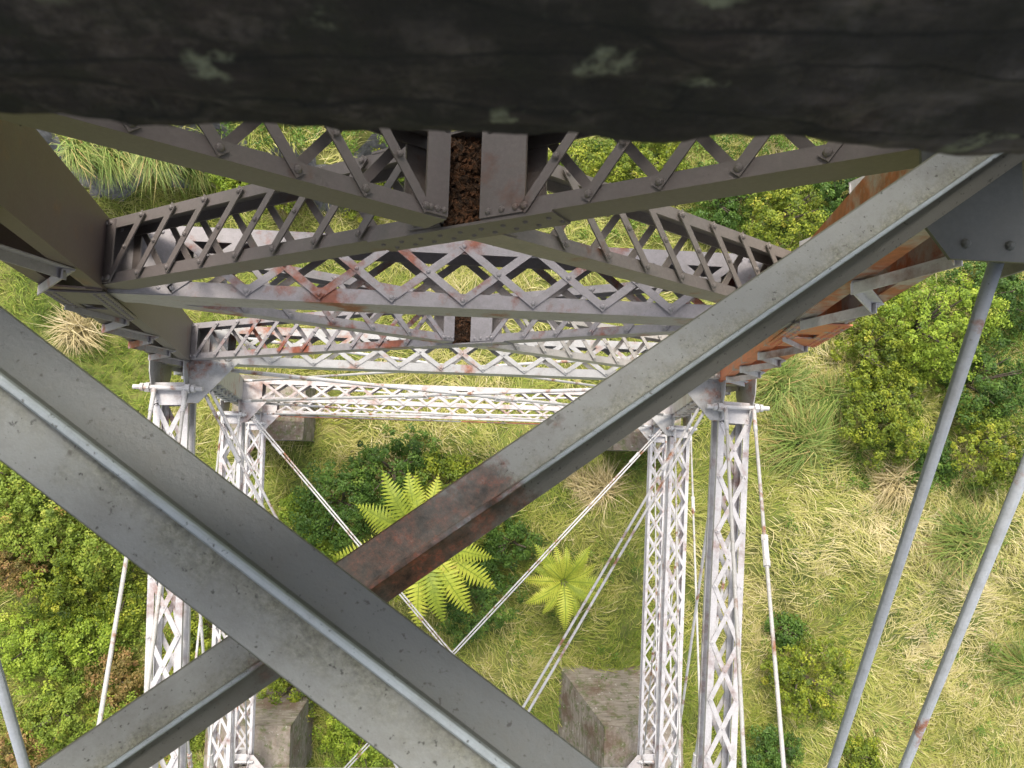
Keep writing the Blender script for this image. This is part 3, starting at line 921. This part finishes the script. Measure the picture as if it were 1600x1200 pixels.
def tree_fern(px, py, R_, label, nf=15, height=2.2, seed=1, tilt=0):
    r = np.random.default_rng(seed)
    P = at(px, py); k = (abs(P[2]) - height) / abs(P[2]); C = P * k
    bz = float(terrain(C[0], C[1])); top = C[2]
    e = empty('tree_fern', label, 'tree fern', (C[0], C[1], bz), 'tree ferns between the tower bents')
    H = top - bz
    m = MB(); m.tube(V((0, 0, -.2)), V((0, 0, H)), .13, 10, .10)
    t = m.build('trunk', M_bark); t.parent = e
    for i in range(nf):
        a = 6.283 * i / nf + r.uniform(-.14, .14); L = R_ * r.uniform(.82, 1.12)
        d = np.array([math.cos(a), math.sin(a), 0]); s = np.array([-d[1], d[0], 0])
        T = np.linspace(0, 1, 24)
        rise = r.uniform(.14, .24); drop = r.uniform(.18, .30)
        curve = r.uniform(-.12, .12)
        spine = d[None] * (T * L)[:, None] + s[None] * (curve * L * T ** 2)[:, None]; spine[:, 2] = H + L * (rise * np.sin(T * 2.2) * 1.6 - (drop + (.25 if i % 4 == 1 else 0)) * T ** 2.2)
        Wp = L * .19 * np.sin(np.clip(T * 1.02 + .06, 0, 1) ** .75 * math.pi) ** .8
        co, fa, hu = [], [], []
        hf = r.uniform(.25, .75)
        for j in range(2, 23):
            tan = spine[j + 1 if j < 23 else j] - spine[j - 1]; tan = tan / np.linalg.norm(tan)
            for sg in (-1, 1):
                sd_ = np.cross(tan, [0, 0, 1]) * sg; sd_ /= np.linalg.norm(sd_)
                w = Wp[j] * r.uniform(.88, 1.08); bw = L / 23 * .44
                dirp = sd_ * .93 + tan * .36
                root = spine[j]; n0 = len(co)
                tipz = np.array([0, 0, -.18 * w + .1 * w * r.uniform(-1, 1)])
                # pinna: a serrated tapering blade
                ns = 5
                for q in range(ns + 1):
                    f_ = q / ns; c_ = root + dirp * (w * f_) + tipz * f_ ** 2
                    ww = bw * (1 - f_ ** 1.6) * (1.0 if q % 2 == 0 else 1.15) + .002
                    co.append(c_ - tan * ww); co.append(c_ + tan * ww); hu += [hf + r.uniform(-.15, .15) + .2 * f_] * 2
                for q in range(ns):
                    b_ = n0 + q * 2; fa.append((b_, b_ + 1, b_ + 3, b_ + 2))
        # rachis
        for j in range(23):
            n0 = len(co); wv = s * (.022 * (1 - T[j]) + .006)
            up = np.array([0, 0, .006])
            co += [spine[j] - wv + up, spine[j] + wv + up, spine[j + 1] + wv + up, spine[j + 1] - wv + up]; hu += [.2] * 4; fa.append((n0, n0 + 1, n0 + 2, n0 + 3))
        o = np_mesh('frond', np.array(co), np.array(fa), L_fern, np.clip(np.array(hu), 0, 1)); o.parent = e
    # young uncurling centre
    m = MB()
    for i in range(5):
        a = 1.25 * i; m.tube(V((.06 * math.cos(a), .06 * math.sin(a), H)), V((.16 * math.cos(a), .16 * math.sin(a), H + .35)), .02, 6, .012)
    c = m.build('crosier', M_bark); c.parent = e
    return e

def tussock(px, py, R_, mat, label, name='toetoe', cat='toetoe', n=520, group=None, w=.035, lift=.75, bias=None, raise_=0):
    P = at(px, py); e = empty(name, label, cat, tuple(P), group)
    a = RNG.uniform(0, 6.283, n)
    if bias is None:
        q = RNG.uniform(0, 6.28, 5); a = np.where(RNG.random(n) < .75, q[RNG.integers(0, 5, n)] + RNG.normal(0, .5, n), a)
    else:
        a = np.where(RNG.random(n) < .75, RNG.normal(bias, .55, n), a)
    D = np.stack([np.cos(a), np.sin(a)], 1); Pp = np.concatenate([RNG.normal(0, .16, (n, 2)) * R_, np.full((n, 1), -.05)], 1)
    L = R_ * RNG.uniform(.3, 1.2, n)
    co, f, h = blades(Pp, D, L, RNG.uniform(.6, 1.3, n) * w, np.clip(RNG.normal(lift, .3, n), .15, 1.5), np.clip(RNG.normal(.5, .25, n), 0, 1), droop=.7)
    o = np_mesh('foliage', co, f, mat, h); o.parent = e
    m = MB(); m.tube(V((0, 0, -.15)), V((0, 0, R_ * .12)), R_ * .16, 9, R_ * .08); b = m.build('crown_base', M_bark); b.parent = e
    return e

mpp = 33. / 1109      # metres per pixel of the photograph at ground level
def PX(p): return p * mpp

tree_fern(662, 845, PX(116), 'largest tree fern, its fronds showing on both sides of the crossing brace', nf=19, height=3.2, seed=3)
tree_fern(880, 908, PX(66), 'smaller tree fern standing alone in the grass beside the right hand rods', nf=18, height=1.8, seed=5)

B = [
 # px, py, r px, mat, label, kwargs
 (610, 735, 78, L_dark, 'dark rounded bush just below the transverse struts, behind the big tree fern', dict(h=2.2)),
 (525, 790, 76, L_dark, 'dull green bush left of the big tree fern, crossed by the single thin rod', dict(h=1.8)),
 (700, 755, 56, L_mid, 'small green bush above the rusted brace, right of the dark rounded bush', dict(h=1.4)),
 (735, 930, 88, L_dark, 'dark leafy bush below the big tree fern where the thin rods meet', dict(h=2.0)),
 (800, 850, 46, L_dark, 'low dark bush in the gap between the two tree ferns', dict(h=1.1)),
 (462, 800, 30, L_lime, 'small yellow bush at the foot of the paired left rods', dict(h=.9)),
 (500, 850, 45, L_lime, 'yellow green bush peeping above the near brace, left of the tree fern', dict(h=1.1)),
 (452, 1078, 60, L_mid, 'bright bush overhanging the left near concrete footing', dict(h=1.6)),
 (555, 1165, 78, L_lime, 'yellow green bush to the right of the left near concrete footing', dict(h=2.2)),
 (1275, 1068, 80, L_mid, 'round green bush low in the right hand slope, beside the pale rod', dict(h=2.2)),
 (1232, 985, 32, L_dark, 'small dark bush touching the top of the round green bush', dict(h=.9)),
 (1215, 1185, 55, L_dark, 'dark bush at the foot of the wide right strut', dict(h=1.2)),
 (1350, 1190, 40, L_mid, 'small bush between the two thick rods at the lower edge', dict(h=1.0)),
 (1395, 640, 86, L_mid, 'broad green bush right of the orange leg, upper edge of the grass slope', dict(h=2.4)),
 (1372, 545, 62, L_mid, 'green bush close under the orange leg', dict(h=1.9)),
 (1480, 500, 105, L_lime, 'large yellow green bush behind the first thick rod', dict(h=3.0)),
 (1565, 590, 85, L_dark, 'dark green bush at the right edge between the thick rods', dict(h=2.6)),
 (1560, 700, 72, L_mid, 'leafy green bush beside the right edge above the second rod', dict(h=2.0)),
 (1470, 720, 45, L_dark, 'dark shrub on the shaded bank between the rods', dict(h=1.2)),
 (1590, 450, 80, L_dark, 'dark bush in the corner behind the deck gusset', dict(h=2.6)),
 (1240, 330, 90, L_mid, 'bright bush seen above the right end of the first strut', dict(h=2.6)),
 (1140, 300, 66, L_dark, 'dark bush left of the bright one above the first strut', dict(h=1.9)),
 (1330, 300, 70, L_dark, 'shaded bush at the right leg under the sleeper', dict(h=2.2)),
 (1010, 250, 80, L_mid, 'green bush seen through the right arm of the upper cross brace', dict(h=2.0)),
 (900, 255, 60, L_mid, 'green bush seen just right of the litter pocket', dict(h=1.7)),
 (560, 235, 72, L_mid, 'bright bush framed by the left arm of the upper cross brace', dict(h=1.9)),
 (430, 230, 66, L_mid, 'bright bush under the left part of the sleeper', dict(h=1.9)),
 (365, 275, 40, L_lime, 'mustard green shrub hanging over the rock bank', dict(h=.8)),
 (660, 250, 45, L_lime, 'yellow shrub beside the litter pocket', dict(h=1.0)),
 (60, 800, 80, L_scrub, 'mixed green shrub under the left end of the near brace', dict(h=1.5)),
 (20, 750, 60, L_scrub, 'yellowish shrub at the left edge below the near brace', dict(h=1.2)),
 (150, 860, 60, L_scrub, 'yellow green shrub beside the left pale rod top', dict(h=1.3)),
 (75, 905, 62, L_mid, 'green shrub in the middle of the left scrub', dict(h=1.4)),
 (185, 930, 50, L_mid, 'green shrub right behind the left pale rod', dict(h=1.2)),
 (40, 1010, 72, L_lime, 'pale lime shrub at the left edge, lower half', dict(h=1.6)),
 (130, 1000, 52, L_lime, 'lime shrub left of the lower rod', dict(h=1.2)),
 (170, 1070, 48, L_brown, 'browned bracken clump beside the lower left rod', dict(h=.9)),
 (75, 1130, 60, L_scrub, 'yellow green shrub near the lower left corner', dict(h=1.3)),
 (190, 1140, 50, L_scrub, 'olive shrub behind the foot of the lower left rod', dict(h=1.1)),
 (20, 1190, 50, L_brown, 'brown tinged shrub in the lower left corner', dict(h=1.0)),
 (20, 880, 50, L_brown, 'brown tinged shrub at the left edge, middle height', dict(h=1.0)),
 (250, 820, 50, L_mid, 'green shrub seen between left struts above the crossing bar', dict(h=1.1)),
 (320, 990, 60, L_mid, 'green shrub seen through the left strut lattice', dict(h=1.2)),
 (290, 1110, 60, L_scrub, 'olive shrub seen through the lower left strut lattice', dict(h=1.2)),
 (230, 770, 45, L_scrub, 'low olive shrub beside the second left strut', dict(h=.9)),
 (110, 740, 55, L_mid, 'green shrub just under the near brace at left', dict(h=1.1)),
 (1000, 1175, 24, L_mid, 'little bright seedling bush growing on the right near footing', dict(h=.8)),
]
for (px, py, rp, mat, label, kw) in B:
    bush(px, py, PX(rp), mat, label, group='bushes on the valley floor', **kw)

T = [
 (1245, 690, 70, L_flax, 'spiky toetoe clump beside the wide right strut below the orange leg', {}),
 (1215, 600, 62, L_flax, 'spiky toetoe clump just under the orange leg', {}),
 (1290, 620, 50, L_flax, 'straw tinged toetoe clump left of the broad green bush', {}),
 (1500, 840, 80, L_flax, 'large toetoe clump between the two thick rods', {}),
 (1390, 750, 55, L_straw, 'brown dead tussock below the broad green bush', {}),
 (940, 765, 48, L_straw, 'straw coloured tussock beside the right thin rods', {}),
 (905, 755, 30, L_straw, 'smaller straw tussock touching the one beside the thin rods', {}),
 (130, 515, 48, L_straw, 'straw coloured tussock left of the stacked leg lacing', {}),
 (1580, 1040, 60, L_flax, 'toetoe clump at the right edge', {}),
 (250, 232, 62, L_flax, 'long green tussock hanging over the rock bank by the left leg', dict(bias=-1.5, n=800)),
 (180, 240, 55, L_flax, 'green tussock drooping beside the left leg', dict(bias=-1.4, n=700)),
 (125, 235, 45, L_flax, 'tussock half hidden by the left leg', dict(bias=-1.3)),
 (310, 262, 40, L_flax, 'green tussock beside the mustard shrub on the bank', dict(bias=-1.6)),
 (440, 325, 30, L_straw, 'small dry tussock seen through the left cross brace', {}),
]
for (px, py, rp, mat, label, kw) in T:
    tussock(px, py, PX(rp), mat, label, group='tussocks and toetoe', **kw)

def scrub(name, label, boxes, mat, n, leaf=.1):
    Cs, Ns, Hs = [], [], []
    for (x0, y0, x1, y1) in boxes:
        a, b = at(x0, y1), at(x1, y0)
        k = int(n * abs((b[0] - a[0]) * (b[1] - a[1])))
        cx = RNG.uniform(a[0], b[0], k); cy = RNG.uniform(a[1], b[1], k)
        g = field(cx, cy, 21, 1.1) + field(cx, cy, 22, .4) * .6
        keep = g > -.25; cx, cy, g = cx[keep], cy[keep], g[keep]; k = len(cx)
        cz = terrain(cx, cy) + np.clip(.25 + .45 * g, .05, .9)
        m = 30
        d = RNG.normal(0, 1, (k, m, 3)); d[:, :, 2] = np.abs(d[:, :, 2]); d /= np.linalg.norm(d, axis=2)[:, :, None]
        pts = np.stack([cx, cy, cz], 1)[:, None, :] + d * RNG.uniform(.08, .3, (k, m, 1))
        nn = d + RNG.normal(0, .5, (k, m, 3)) + np.array([0, 0, .5]); nn /= np.linalg.norm(nn, axis=2)[:, :, None]
        Cs.append(pts.reshape(-1, 3)); Ns.append(nn.reshape(-1, 3)); hh = .5 + .22 * field(cx, cy, 23, .9) + RNG.normal(0, .1, k)
        Hs.append((hh[:, None] + RNG.normal(0, .12, (k, m))).ravel())
    C_, N_, H_ = np.concatenate(Cs), np.concatenate(Ns), np.clip(np.concatenate(Hs), 0, 1)
    co, f, hh = leaves(C_, N_, leaf * RNG.uniform(.6, 1.4, len(C_)), H_)
    return tag(np_mesh(name, co, f, mat, hh), label, 'undergrowth', kind='stuff')
scrub('bracken', 'low tangled bracken and scrub, yellow green with brown patches, on the left slope', [(-40, 700, 215, 1230), (215, 760, 330, 1230)], L_scrub2, 13)
scrub('undergrowth', 'low leafy undergrowth between the bushes on the right bank', [(1290, 430, 1640, 760), (900, 180, 1400, 370), (320, 190, 680, 260)], L_under, 10)
scrub('weeds', 'scattered broad leaved weeds among the grass', [(1180, 800, 1640, 1230), (430, 680, 1000, 1150)], L_under, 1.3, .085)

# ------------------------------------------------------------------ concrete footings
M_conc = concrete_mat()
def footing(sx, yc, zt, label, hx=1.62, hy=1.35, batter=.0, skew=(0, 0), mat=None):
    xc_ = XC + sx * 7.84
    bz = float(terrain(xc_, yc)) - .5; H = -zt - bz
    e = empty('concrete_footing', label, 'concrete footing', (xc_, yc, -zt), 'concrete footings of the tower')
    m = MB(); nz = 12; ns = 10
    ring = []
    for k in range(4 * ns):
        q, t = divmod(k, ns); t = t / ns * 2 - 1
        ring.append([(t, -1), (1, t), (-t, 1), (-1, -t)][q])
    for j in range(nz + 1):
        f = j / nz; g = batter * H * f
        for (a, b) in ring:
            n_ = mnoise.noise(V((a * 2.1 + xc_, b * 2.1 + yc, f * 4))) * .05
            m.v.append((a * (hx + g + n_) + skew[0] * f, b * (hy + g + n_) + skew[1] * f, -H * f + (0 if j else .02 * mnoise.noise(V((a * 5, b * 5, xc_))))))
    K = 4 * ns
    for j in range(nz):
        for i in range(K):
            i2 = (i + 1) % K; m.f.append((j * K + i, (j + 1) * K + i, (j + 1) * K + i2, j * K + i2))
    m.f.append(tuple(range(K)))
    o = m.build('block', M_conc); o.parent = e
    # raised bearing pad and base plate
    p = MB(); p.box(V((XC + sx * 8.15 - xc_, 0, .0)), X * .55, Y * .55, Z * .035)
    for a in (-1, 1):
        for b in (-1, 1):
            p.tube(V((XC + sx * 8.15 - xc_ + a * .45, b * .45, .03)), V((XC + sx * 8.15 - xc_ + a * .45, b * .45, .12)), .035, 6)
    q = p.build('base_plate', M_mid); q.parent = e
    return e
footing(-1, YA, 29.48, 'far left concrete footing, seen under the lowest transverse strut', hx=1.45, hy=1.3)
footing(1, YA, 29.48, 'far right concrete footing, orange stained, beside the thin rods', hx=1.45, hy=1.3)
footing(-1, YB - .1, 29.48, 'near left concrete footing with mossy top below the crossing bar', batter=.03)
footing(1, YB - .1, 29.48, 'near right concrete footing, the big block with a pale face and dark side', batter=.22, skew=(-.5, .35))
